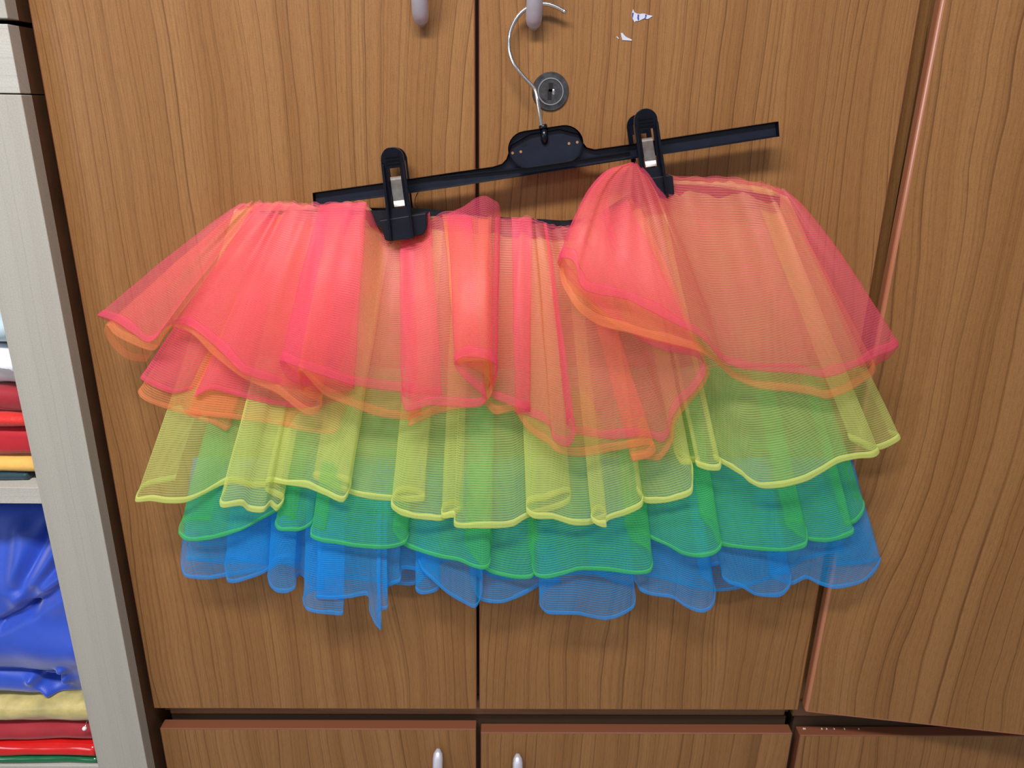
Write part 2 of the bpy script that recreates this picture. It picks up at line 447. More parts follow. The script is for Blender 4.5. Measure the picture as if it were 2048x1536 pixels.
door('door', RX0 + .003, RX0 + .462, BZ, z3, MW[5], rb)
box('carcass', RX0, RX0 + .468, .0215, WALLB, FZ, -.031, [M_dark], rb)
# crumbs lying on the right-hand cabinet door top
bm = bmesh.new()
for (x, y) in ((1655, 1448), (1670, 1449), (1607, 1457), (1611, 1451), (1718, 1455), (1645, 1449), (1690, 1452)):
    c = P(x, y, .012); c.z = z3 + .0006
    bm_box(bm, c.x - .0006, c.x + .0006, c.y - .001, c.y + .001, c.z - .0006, c.z + .0006)
link('crumbs', finish(bm, 'crumbs'), None, label='a few pale crumbs on the top edge of the low right cabinet', cat='crumbs', kind='stuff', mats=[plain('crumb', (.8, .75, .65), .8)])

# ---------------------------------------------------------------- beige shelf unit on the left
SY = -.030
xr = P(295, 1536, SY).x; xl = P(197, 1536, SY).x; UX0 = -1.35
zs = P(30, 188, SY).z; zt0 = P(20, 48, SY).z; zt1 = P(20, 37, SY).z
SB = .56
su = thing('shelf_unit', 'pale beige shelf unit with a thick upright left of the wardrobe', 'shelf', (-1, .25, FZ))
box('upright', xl, xr, SY, -.0105, FZ, zs - .0006, [M_beige], su, bev=.0008)
M_side_shade = plain('shade_brown_panel', (.11, .050, .024), .5, 0, .4, 20, .2)  # shade in the gap beside the wardrobe, painted as dark brown
box('side_panel', xl, xr - .001, -.0105, SB, FZ, zs - .0006, [M_side_shade], su, label='side panel with the shade of the gap in its dark brown colour')
box('upright', UX0 - .07, UX0, SY, SB, FZ, zs - .0006, [M_beige], su, bev=.0008)
box('side_panel', xl, xr - .001, -.0105, SB, zs + .0006, zt0, [M_side_shade], su)
box('top_board', UX0 - .07, xr - .0004, SY, -.0105, zs + .0006, zt0, [M_beigeH], su, bev=.0008)
s1a, s1b = P(40, 1008, SY).z, P(40, 976, SY).z
s2b = P(100, 1533, SY).z
box('shelf_board', UX0, xl, SY + .001, SB, s1a, s1b, [M_beigeH], su, bev=.0006)
box('shelf_board', UX0, xl, SY + .001, SB, s2b - .024, s2b, [M_beigeH], su, bev=.0006)
box('back_panel', UX0, xl, SB - .01, SB, FZ, zs, [M_beige], su)
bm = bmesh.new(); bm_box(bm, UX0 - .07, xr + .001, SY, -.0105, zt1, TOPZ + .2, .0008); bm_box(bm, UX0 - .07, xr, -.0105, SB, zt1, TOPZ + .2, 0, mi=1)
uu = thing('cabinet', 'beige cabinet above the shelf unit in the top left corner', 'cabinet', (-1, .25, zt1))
link('side_panel', finish(bm, 'side_panel'), uu, mats=[M_beige, M_side_shade])
box('foot', -1.2, xr - .06, SY + .06, SB - .05, zt0, zt1, [M_dark], uu)

def satin(name, col, rough=.6, sheen=.3, ns=400., bumpd=.0004, spec=.3, vary=.12):
    m, nt, out = newmat(name)
    b = nt.nodes.new('ShaderNodeBsdfPrincipled')
    tc = nt.nodes.new('ShaderNodeTexCoord')
    n = noise_(nt, tc.outputs['Object'], ns, 2, .6); n2 = noise_(nt, tc.outputs['Object'], 25, 3, .6)
    k = ramp(nt, n2, [(.3, 1 - vary), (.7, 1 + vary)])
    nt.links.new(mixc(nt, 1.0, tuple(col), k, 'MULTIPLY'), b.inputs['Base Color'])
    b.inputs['Roughness'].default_value = rough; b.inputs['Sheen Weight'].default_value = sheen
    b.inputs['Specular IOR Level'].default_value = spec
    nt.links.new(bump(nt, n, .4, bumpd), b.inputs['Normal'])
    nt.links.new(b.outputs[0], out.inputs[0]); return m

STACK = {}
def folded(name, py0, py1, mat, label, group, yf=-.012, wr=.003, seed=0., px=60, layers=1, dep=.26, xr_=None, droop=.0):
    """folded cloth: a soft slab whose folded edge faces the room"""
    z1, z0 = P(px, py0, -.014).z, STACK[group]
    STACK[group] = z1 + .0006
    X1 = xl - .003 if xr_ is None else xr_
    X0 = X1 - .30
    nx, prof = 60, []
    L_ = layers
    for k in range(L_):                      # each layer is a rounded lip at the front
        za, zb = z0 + (z1 - z0) * k / L_, z0 + (z1 - z0) * (k + 1) / L_
        h = (zb - za) / 2
        for s in range(9):
            th = -math.pi / 2 + math.pi * s / 8
            prof.append((yf + min(h, .02) * (1 - math.cos(th)) * 1.0 + .0, (za + zb) / 2 + h * .99 * math.sin(th), k))
    prof = [(yf + dep, z0, 0)] + prof + [(yf + dep, z1, L_ - 1)]
    vv, ff = [], []
    for i in range(nx + 1):
        x = X0 + (X1 - X0) * i / nx
        for (y, z, k) in prof:
            q = Vector((x * 9, y * 9 + seed, z * 40 + k * 3))
            d = noise.noise(q) * wr + noise.noise(q * 3.1) * wr * .4
            edge = 1 - (i / nx) ** 8 * .25
            zz = z - abs(noise.noise(Vector((x * 14, seed + k * 7, y * 3)))) * wr * 1.2 * (z - z0) / (z1 - z0)
            if z <= z0 + (z1 - z0) * .02: zz = z0
            yy = y + d * 1.6 + droop * (z1 - z) if y < yf + dep - .01 else y
            vv.append((x, yy, zz))
    m_ = len(prof)
    for i in range(nx):
        for j in range(m_ - 1):
            ff.append((i * m_ + j, (i + 1) * m_ + j, (i + 1) * m_ + j + 1, i * m_ + j + 1))
        ff.append((i * m_ + m_ - 1, (i + 1) * m_ + m_ - 1, (i + 1) * m_, i * m_))
    ff.append(tuple(range(m_))); ff.append(tuple(nx * m_ + j for j in range(m_ - 1, -1, -1)))
    me = bpy.data.meshes.new(name); me.from_pydata(vv, [], ff)
    return link(name, me, None, label=label, cat='fabric', group=group, mats=[mat], smooth=True)
MR = satin('dark_red_cloth', (.30, .012, .022)); MR2 = satin('bright_red_cloth', (.62, .02, .015), .5, .3, 180, .002)
MR3 = satin('red_cloth', (.42, .008, .018)); MY = satin('yellow_cloth', (.72, .42, .10), .45, .2, 120, .002)
MT = satin('teal_cloth', (.012, .045, .065), .5); MB = satin('blue_satin', (.014, .065, .50), .45, .5, 500, .0002, .4)
MG = satin('gold_cloth', (.46, .38, .14), .35, .4, 300, .001, .6, .35); MV = plain('red_vinyl', (.60, .012, .012), .12, 0, .8, 30, .1)
MGV = plain('green_vinyl', (.008, .13, .05), .12, 0, .8, 30, .1); MWt = satin('white_cloth', (.72, .74, .80), .7, .2)
MLB = satin('pale_blue_cloth', (.48, .60, .68), .7, .2)
g1, g2 = 'folded fabrics on the upper shelf', 'folded fabrics on the lower shelf'
STACK[g1] = s1b + .0006; STACK[g2] = s2b + .0006
folded('folded_cloth', 948, 975, MT, 'dark teal folded cloth lying directly on the upper shelf board', g1, -.012, .002, 1, 30, xr_=P(55, 960, -.012).x)
folded('folded_cloth', 919, 950, MY, 'golden yellow folded cloth on top of the teal one', g1, -.014, .002, 2, 40)
folded('folded_cloth', 858, 920, MR3, 'thick red folded cloth just above the yellow cloth', g1, -.012, .004, 3, 30)
folded('folded_cloth', 832, 858, MR2, 'bright red crinkled folded cloth in the middle of the upper pile', g1, -.012, .004, 4, 25)
folded('folded_cloth', 782, 833, MR, 'dark red folded cloth under the white cloth', g1, -.010, .005, 5, 15, layers=1)
folded('folded_cloth', 700, 783, MWt, 'white crumpled cloth on top of the red pile', g1, -.008, .012, 6, 10)
folded('folded_cloth', 600, 702, MLB, 'pale blue cloth on the very top of the upper pile', g1, -.004, .014, 7, 5)
folded('folded_cloth', 1502, 1528, MGV, 'shiny dark green folded sheet on the lower shelf board', g2, -.027, .002, 8, 120)
folded('folded_cloth', 1480, 1506, MV, 'shiny bright red folded sheet on top of the green one', g2, -.027, .0025, 9, 120)
folded('folded_cloth', 1450, 1482, MR, 'dull dark red folded cloth between gold cloth and shiny red sheet', g2, -.018, .003, 10, 120, layers=1)
folded('folded_cloth', 1404, 1452, MG, 'gold shimmering folded cloth under the big blue bundle', g2, -.018, .004, 11, 120, layers=1)

# blue bundle: deep folds modelled on the front of a soft mass
def blue_bundle():
    yf = -.010
    X1 = xl - .003; X0 = X1 - .30
    ztop, zbot = P(60, 1016, yf).z, STACK[g2]
    NX, NZ = 120, 150
    # fold lines: (px,py),(px,py), width m, depth m (+ out, - groove)
    folds = [((28, 1190), (95, 1010), .010, -.016), ((40, 1215), (120, 1120), .008, -.012), ((0, 1250), (50, 1228), .007, -.016), ((50, 1228), (130, 1180), .008, -.016),
             ((0, 1100), (35, 1210), .012, .012), ((60, 1180), (110, 1060), .012, .010), ((-60, 1300), (150, 1300), .035, .018),
             ((-40, 1338), (70, 1352), .006, -.012), ((70, 1352), (125, 1348), .006, -.010), ((80, 1372), (108, 1372), .010, -.028), ((125, 1340), (130, 1365), .006, .012),
             ((60, 1365), (95, 1398), .006, .010), ((95, 1398), (175, 1404), .008, .008), ((-60, 1380), (60, 1390), .020, .012)]
    fw = [(P(*a, yf), P(*b, yf), w_, d_) for a, b, w_, d_ in folds]
    def dep(x, z):
        q = Vector((x, 0, z)); s = 0
        for a, b, w_, d_ in fw:
            a2, b2 = Vector((a.x, 0, a.z)), Vector((b.x, 0, b.z)); ab = b2 - a2
            t = max(0, min(1, (q - a2).dot(ab) / ab.length_squared))
            r = (q - a2 - ab * t).length / w_
            s += d_ * math.exp(-r * r)
        s += .005 * noise.noise(Vector((x * 18, 3, z * 18)))
        return s
    vv, ff = [], []
    for j in range(NZ + 1):
        v = j / NZ; z = zbot + (ztop - zbot) * v
        rnd = .02 * (1 - min(1, v * 9)) ** 2 + .03 * (1 - min(1, (1 - v) * 6)) ** 2
        sl = .085 * max(0, (v - .55) / .45) ** 1.2
        for i in range(NX + 1):
            x = X0 + (X1 - X0) * i / NX
            vv.append((x, yf + .008 + rnd + sl - dep(x, z), z))
    W_ = NX + 1
    for j in range(NZ):
        for i in range(NX): ff.append((j * W_ + i, j * W_ + i + 1, (j + 1) * W_ + i + 1, (j + 1) * W_ + i))
    b0 = len(vv)
    vv += [(X0, .25, zbot), (X1, .25, zbot), (X1, .25, ztop), (X0, .25, ztop)]
    ff.append((b0, b0 + 3, b0 + 2, b0 + 1))
    ff.append(tuple([b0] + [b0 + 1] + [i for i in range(NX, -1, -1)]))
    ff.append(tuple([b0 + 3] + [NZ * W_ + i for i in range(W_)] + [b0 + 2]))
    ff.append(tuple([b0, ] + [j * W_ for j in range(NZ + 1)] + [b0 + 3]))
    ff.append(tuple([b0 + 1, b0 + 2] + [j * W_ + NX for j in range(NZ, -1, -1)]))
    me = bpy.data.meshes.new('cloth_bundle'); me.from_pydata(vv, [], ff)
    link('cloth_bundle', me, None, label='large royal blue satin cloth bundle filling the lower shelf', cat='fabric', mats=[MB], smooth=True)
blue_bundle()
# pearl-headed pin
pp = P(169, 1457, -.028)
bm = bmesh.new(); bmesh.ops.create_uvsphere(bm, u_segments=16, v_segments=10, radius=.0030)
for v in bm.verts: v.co += pp
pn = thing('pin', 'pin with a small white pearl head in the dark red cloth', 'pin', pp)
link('pin_head', finish(bm, 'pin_head'), pn, mats=[plain('pearl', (.85, .82, .78), .2)], smooth=True)
link('pin_shaft', tube_mesh('pin_shaft', [pp, pp + Vector((-.003, .02, .004))], .0005, 6), pn, mats=[M_chrome])

# ---------------------------------------------------------------- clothes hanger with two clips
BY = -.026
hg = thing('clothes_hanger', 'black plastic clip hanger with wire hook hung on a door handle', 'hanger', P(1088, 300, BY))
bar = [(625, 386), (760, 367), (900, 346), (985, 334), (1004, 328), (1013, 318), (1022, 290), (1060, 268), (1120, 258), (1158, 268), (1166, 285), (1174, 295), (1190, 299),
       (1260, 289), (1400, 267), (1557, 243), (1559, 273), (1400, 298), (1250, 320), (1060, 350), (900, 375), (760, 395), (627, 412)]
hb = plate_obj('bar', bar, BY - .007, BY + .002, M_black, hg, rim=.0016, recess=.0055)
def stadium(cx_, cy_, hw, r, ang, n=14):
    pts = []
    for s, a0 in ((1, -90), (-1, 90)):
        for i in range(n + 1):
            a = math.radians(a0 + 180 * i / n)
            pts.append((s * hw + r * math.cos(a), r * math.sin(a)))
    c, s_ = math.cos(ang), math.sin(ang)
    return [(cx_ + x * c - y * s_, cy_ + x * s_ + y * c) for x, y in pts]
hp = plate_obj('centre_plate', stadium(1091.5, 293, 39, 37, -.150), BY - .0085, BY - .0012, M_black, hg, rim=.0013, recess=.0055)
bm = bmesh.new(); plate(bm, [(880, 352), (1060, 333), (1260, 302), (1260, 304.5), (1060, 336), (880, 355)], BY - .005, BY - .001, bev=0)
link('bar_ridge', finish(bm, 'bar_ridge'), hg, mats=[M_black])
bm = bmesh.new()
for (x, y) in ((1025, 306), (1041.5, 303.5), (1138, 287), (1154.5, 284.5)): disc(bm, P(x, y, BY - .0034), .0014, BY - .0034, BY - .0028, 12)
link('rivet_hole', finish(bm, 'rivet_hole'), hp, kind='stuff', mats=[plain('hole_wood_tone', (.33, .16, .06), .6)])
bm = bmesh.new(); disc(bm, P(1048, 288, BY - .0034), .0028, BY - .0034, BY - .0028, 16)
link('moulding_mark', finish(bm, 'moulding_mark'), hp, mats=[M_black2])
hk = [(1129, 23), (1118, 16.5), (1105, 11), (1090, 8), (1074, 9), (1057, 15), (1042, 26), (1029, 43), (1020, 65), (1017.5, 88), (1021, 110), (1030, 131), (1048, 154), (1063, 170), (1071, 181), (1075, 200), (1079, 225), (1083, 252), (1087, 275)]
hw_ = [P(x, y, -.0120 - .0140 * min(1, max(0, (y - 60) / 150))) for x, y in hk]
link('hook', tube_mesh('hook', catmull(hw_, 6), .0020, 14), hg, label='chrome wire hook', mats=[M_chrome])
bm = bmesh.new(); bmesh.ops.create_uvsphere(bm, u_segments=14, v_segments=10, radius=.0025)
for v in bm.verts: v.co += hw_[0]
link('hook_tip', finish(bm, 'hook_tip'), hg, mats=[M_chrome], smooth=True)
link('hook_collar', tube_mesh('hook_collar', [P(1085.5, 249, BY), P(1086, 251, BY), P(1087, 262, BY)], [.0034, .0044, .0046], 18), hg, mats=[M_black])
link('hook_socket', tube_mesh('hook_socket', [P(1088, 258, BY - .004), P(1089, 278, BY - .0045), P(1089.5, 284, BY - .003), P(1090, 288, BY - .001)], [.0040, .0038, .0032, .0015], 18), hg, mats=[M_black])

def clip(name_lab, T, W, H, tilt, off, jaw):
    """T: pixel of the clip's top centre; outline in pixels, tilt in radians"""
    ct, st = math.cos(tilt), math.sin(tilt)
    def q(x, y): return (T[0] + x * ct - y * st, T[1] + x * st + y * ct)
    yb_, ym = BY - .017, BY - .019
    yt = BY - .020                                    # the arm leans out at its pinching end
    def lean(me):                                     # push upper part outward
        z0, z1 = P(*q(0, H), BY).z, P(*q(0, 0), BY).z
        for v in me.vertices:
            t = max(0, min(1, (v.co.z - z0) / (z1 - z0)))
            v.co.y += -.010 * t - .010 * max(0, (.34 - t) / .34) ** .6
    c = bmesh.new()
    w2 = W / 2
    # frame around the slot
    arc = [q(w2 * .98 * math.cos(math.radians(a)), w2 - w2 * math.sin(math.radians(a))) for a in range(0, 181, 12)]
    s0, s1 = H * .22, H * .66
    sw = W * .27
    cap = arc + [q(-w2, w2), q(-w2 * 1.0, s0), q(w2 * 1.0, s0), q(w2, w2)]
    plate(c, cap[1:-1], yb_ - .003, yb_ + .001, bev=.0004)
    for a, b in ((-w2, -sw), (sw, w2)): plate(c, [q(a, s0 - .5), q(b, s0 - .5), q(b * 1.0, s1 + .5), q(a * 1.02, s1 + .5)], yb_ - .003, yb_ + .001, bev=0)
    plate(c, [q(-w2 * 1.02, s1), q(w2 * 1.02, s1), q(w2 * 1.05, H), q(-w2 * 1.05, H)], yb_ - .003, yb_ + .001, bev=0)
    for s in (-1, 1): plate(c, [q(s * w2 * .80, s0 * .85), q(s * w2 * 1.02, s0 * .75), q(s * w2 * 1.07, H), q(s * w2 * .86, H)], yb_ - .0065, yb_ + .001, bev=.0003)
    me = finish(c, 'front_arm'); lean(me)
    fa = link('clip', me, hg, label=name_lab, mats=[M_black])
    r = bmesh.new()
    for k in range(4):
        yy = w2 * .75 + k * 7
        plate(r, [q(-w2 * .62, yy), q(w2 * .62, yy), q(w2 * .62, yy + 2.4), q(-w2 * .62, yy + 2.4)], yb_ - .0045, yb_ - .002, bev=0)
    me = finish(r, 'grip_ridges'); lean(me); link('grip_ridges', me, fa, mats=[M_black])
    # rear arm, leaning the other way
    b = bmesh.new()
    def o(l): return [(x + off[0], y + off[1]) for x, y in l]
    plate(b, o(arc[1:-1] + [q(-w2, w2), q(-w2, s0), q(w2, s0), q(w2, w2)]), BY + .006, BY + .009, bev=0)
    for a_, b_ in ((-w2, -sw * 1.1), (sw * 1.1, w2)): plate(b, o([q(a_, s0 - .5), q(b_, s0 - .5), q(b_, s1 + .5), q(a_, s1 + .5)]), BY + .006, BY + .009, bev=0)
    plate(b, o([q(-w2, s1), q(w2, s1), q(w2, H * .9), q(-w2, H * .9)]), BY + .006, BY + .009, bev=0)
    me = finish(b, 'rear_arm')
    # spring
    strip = [(0, s0 + 21), (0, s0 + 23.5), (0, s0 + 26), (.3, s0 + 45), (.8, s1 - 13), (1, s1 - 6), (1.2, s1 - 1)]
    dy = [.002, -.0008, -.001, .0008, .0010, -.0005, -.0030]
    vv, ff = [], []
    for (x, y), d in zip(strip, dy):
        t = 1 - y / H
        for s in (-1, 1): vv.append(P(*q(x + s * sw * .86, y), yb_ - .001 + d - .010 * t))
    for i in range(len(strip) - 1): ff.append((2 * i, 2 * i + 1, 2 * i + 3, 2 * i + 2))
    sp = bpy.data.meshes.new('spring'); sp.from_pydata(vv, [], ff)
    so = link('spring', sp, fa, label='shiny steel spring', mats=[M_spring], smooth=False)
    md = so.modifiers.new('t', 'SOLIDIFY'); md.thickness = .0006
    # jaw across the foot
    j = bmesh.new(); plate(j, jaw, yb_ - .0095, yb_ + .005, bev=.0008)
    link('jaw', finish(j, 'jaw'), fa, mats=[M_black2])
    return fa, me
fa, me = clip('left clip of the hanger', (784, 293), 46, 185, -.118, (4, 2), [(759, 441), (852, 426), (853, 455), (846, 470), (776, 482), (770, 480)])
link('rear_arm', me, fa, mats=[M_black])
fa, me = clip('right clip of the hanger', (1286, 217), 47, 180, -.13, (-12, 12), [(1262, 362), (1340, 350), (1346, 353), (1349, 388), (1344, 393), (1270, 404)])
link('rear_arm', me, fa, mats=[M_black])

# ---------------------------------------------------------------- the rainbow skirt
sk = thing('tulle_skirt', 'rainbow tulle tutu skirt with coral, orange, yellow, green and blue ruffles clipped on hanger', 'skirt', P(1000, 700, -.06))
TOPL = [(440, 418), (480, 408), (500, 405), (560, 402), (640, 408), (700, 405), (740, 406), (754, 420), (759, 450), (768, 480), (780, 482), (792, 467), (832, 465), (846, 452), (857, 424), (890, 425), (1000, 433),
        (1035, 436), (1056, 433), (1085, 444), (1100, 450), (1120, 452), (1180, 445), (1250, 405), (1300, 350), (1320, 340), (1340, 350), (1380, 352), (1440, 353), (1500, 359), (1545, 370), (1580, 384)]
def lerpmap(tab, x):
    if x <= tab[0][0]: return tab[0][1] + (x - tab[0][0]) * .5
    for (a, b), (c, d) in zip(tab, tab[1:]):
        if x <= c: return b + (d - b) * (x - a) / (c - a)
    return tab[-1][1] + (x - tab[-1][0]) * .3

def ruffle(name, label, hem, tmap, dt, mat, hemmat, dty=0., hemw=.0036, wr=.0028, seed=0., rows=30, sub=7, pdef=1.0, hemlabel=None, fine=.0022, sewn=None):
    """a gathered sheet of tulle: hem = (x, y, depth[, top x, top y, bow]) along the lower edge, folds included"""
    cols = []
    for h in hem:
        bx, by, d = h[:3]
        tx = h[3] if len(h) > 3 and h[3] is not None else lerpmap(tmap, bx)
        ty = h[4] if len(h) > 4 and h[4] is not None else (sewn if sewn else lerpmap(TOPL, tx) + dty)
        p = h[5] if len(h) > 5 else pdef
        cols.append([bx, by, d, tx, ty, p])
    # centripetal-like smoothing with limited overshoot
    fin = []
    n = len(cols)
    for i in range(n - 1):
        c0, c1, c2, c3 = cols[max(i - 1, 0)], cols[i], cols[i + 1], cols[min(i + 2, n - 1)]
        L0 = math.hypot(c1[0] - c0[0], c1[1] - c0[1]) + 1e-3; L1 = math.hypot(c2[0] - c1[0], c2[1] - c1[1]) + 1e-3; L2 = math.hypot(c3[0] - c2[0], c3[1] - c2[1]) + 1e-3
        for s in range(sub):
            t = s / sub; row = []
            for k in range(6):
                m1 = ((c1[k] - c0[k]) / L0 + (c2[k] - c1[k]) / L1) / 2 * L1
                m2 = ((c2[k] - c1[k]) / L1 + (c3[k] - c2[k]) / L2) / 2 * L1
                if i == 0: m1 = c2[k] - c1[k]
                if i == n - 2: m2 = c2[k] - c1[k]
                h00 = 2 * t ** 3 - 3 * t * t + 1; h10 = t ** 3 - 2 * t * t + t; h01 = -2 * t ** 3 + 3 * t * t; h11 = t ** 3 - t * t
                row.append(h00 * c1[k] + h10 * m1 * .8 + h01 * c2[k] + h11 * m2 * .8)
            fin.append(row)
    fin.append(cols[-1])
    vv, uvs = [], []
    ulen = 0; last = None
    mid_ = [f for f in fin[len(fin) // 4: 3 * len(fin) // 4: 9]]
    vlen = sum((P(f[0], f[1], f[2]) - P(f[3], f[4], dt)).length for f in mid_) / len(mid_)
    for i, (bx, by, d, tx, ty, p) in enumerate(fin):
        b = P(bx, by, d)
        if last is not None: ulen += (b - last).length
        last = b
        for r in range(rows + 1):
            v = r / rows
            x = tx + (bx - tx) * v ** p
            y = ty + (by - ty) * v
            dtt = -.056 if (1240 < tx < 1285 and ty < 345) else dt
            dd = dtt + (d - dtt) * math.sin(v * math.pi / 2) ** .85
            # gathers radiating from the waist, soft creases lower down
            g = noise.noise(Vector((ulen * 42, seed, v * .6))) * fine * 2.2 * (1 - v) ** .6 * min(1, v * 9 + .15)
            c = noise.noise(Vector((ulen * 16 + 4, seed + 9, v * 1.7))) * wr * 1.6 * (.35 + .65 * v)
            f = noise.noise(Vector((ulen * 75, seed + 21, v * 7))) * .0006
            wob = noise.noise(Vector((ulen * 30, seed + 2, v * 5))) * 2.0
            vv.append(P(x + wob, y + (noise.noise(Vector((ulen * 55, seed, 1))) * 7.0 if r == 0 else 0), dd + g + c + f))
            uvs.append((ulen, v * vlen))
    R_ = rows + 1; ff = []
    for i in range(len(fin) - 1):
        for r in range(rows): ff.append((i * R_ + r, (i + 1) * R_ + r, (i + 1) * R_ + r + 1, i * R_ + r + 1))
    me = bpy.data.meshes.new(name); me.from_pydata(vv, [], ff)
    ul = me.uv_layers.new(name='UVMap')
    for lp in me.loops: ul.data[lp.index].uv = uvs[lp.vertex_index]
    ro = link(name, me, sk, label=label, mats=[mat], smooth=True)
    # rolled hem: a flattened tube along the lower edge
    hv, hf, hu = [], [], []
    K = 10
    for i in range(len(fin)):
        e = Vector(vv[i * R_ + rows]); up = (Vector(vv[i * R_ + rows - 2]) - e).normalized()
        # the tangent of the hem curve gives the sheet normal
        a = Vector(vv[max(i - 1, 0) * R_ + rows]); c = Vector(vv[min(i + 1, len(fin) - 1) * R_ + rows])
        tg = (c - a)
        tg = tg.normalized() if tg.length > 1e-6 else Vector((1, 0, 0))
        nn = up.cross(tg); nn = nn.normalized() if nn.length > .2 else Vector((0, -1, 0))
        sc = .85 + .3 * noise.noise(Vector((i * .11, seed, 0)))
        for k in range(K):
            th = 2 * math.pi * k / K
            hv.append(e + up * (hemw * sc * (.9 + math.cos(th))) + nn * (.0009 * math.sin(th)))
            hu.append((uvs[i * R_][0], k * .0012))
    for i in range(len(fin) - 1):
        for k in range(K): hf.append((i * K + k, i * K + (k + 1) % K, (i + 1) * K + (k + 1) % K, (i + 1) * K + k))
    hm = bpy.data.meshes.new('hem'); hm.from_pydata([tuple(v - ROOT[sk]) for v in hv], [], hf)
    ul = hm.uv_layers.new(name='UVMap')
    for lp in hm.loops: ul.data[lp.index].uv = hu[lp.vertex_index]
    hm.transform(Matrix.Translation(ROOT[sk]))
    link('hem', hm, ro, label=hemlabel, mats=[hemmat], smooth=True)
    return ro

C_P, C_O, C_Y, C_G, C_B = (1.0, .12, .235), (1.0, .33, .13), (.80, .86, .27), (.09, .68, .22), (.02, .42, 1.0)
TPD = tulle('dense_pink_tulle', C_P, .46, .38); TOD = tulle('dense_orange_tulle', C_O, .42, .38)
TP, TO, TY, TG, TB = (tulle(n, c, a, .38) for n, c, a in (('pink_tulle', C_P, .29), ('orange_tulle', C_O, .25), ('yellow_tulle', C_Y, .37), ('green_tulle', C_G, .48), ('blue_tulle', C_B, .42)))
HP, HO, HY, HG_, HB = (tulle(n, c, a, .3, .12) for n, c, a in (('pink_hem', (1, .10, .24), .16), ('orange_hem', C_O, .15), ('yellow_hem', (.78, .84, .26), .48), ('green_hem', (.09, .66, .2), .40), ('blue_hem', C_B, .26)))

LIN = [(500, 765, -.016), (640, 775, -.018), (800, 768, -.016), (960, 780, -.018), (1120, 775, -.016), (1280, 778, -.018), (1440, 735, -.016), (1620, 730, -.018)]
TL_ = tulle('lining_tulle', (.58, .42, .25), .52, .3)
ruffle('lining', 'tan net lining', LIN, [(480, 560), (1640, 1530)], -.014, TL_, TL_, 14, seed=11)
# waistband: black elastic, back and front run
def band():
    wp = [(500, 418), (640, 414), (760, 416), (860, 418), (1000, 434), (1080, 438), (1140, 440), (1200, 424), (1290, 372), (1400, 366), (1560, 388)]
    for nm, y, dy in (('waistband', -.020, 0), ('waistband', -.032, 5)):
        top = catmull([Vector((a, b + dy, 0)) for a, b in wp], 6)
        vv, ff = [], []
        for i, t in enumerate(top):
            yy = y + .0012 * math.sin(i * 1.9)
            if True:
                for k, (dz, ddy) in enumerate(((0, 0), (0, .0015), (34, .0015), (34, 0))): vv.append(P(t.x, t.y + dz, yy + ddy))
        for i in range(len(top) - 1):
            for k in range(4): ff.append((i * 4 + k, i * 4 + (k + 1) % 4, (i + 1) * 4 + (k + 1) % 4, (i + 1) * 4 + k))
        me = bpy.data.meshes.new('waistband'); me.from_pydata(vv, [], ff)
        link(nm, me, sk, label='black elastic waistband', mats=[M_band])
band()

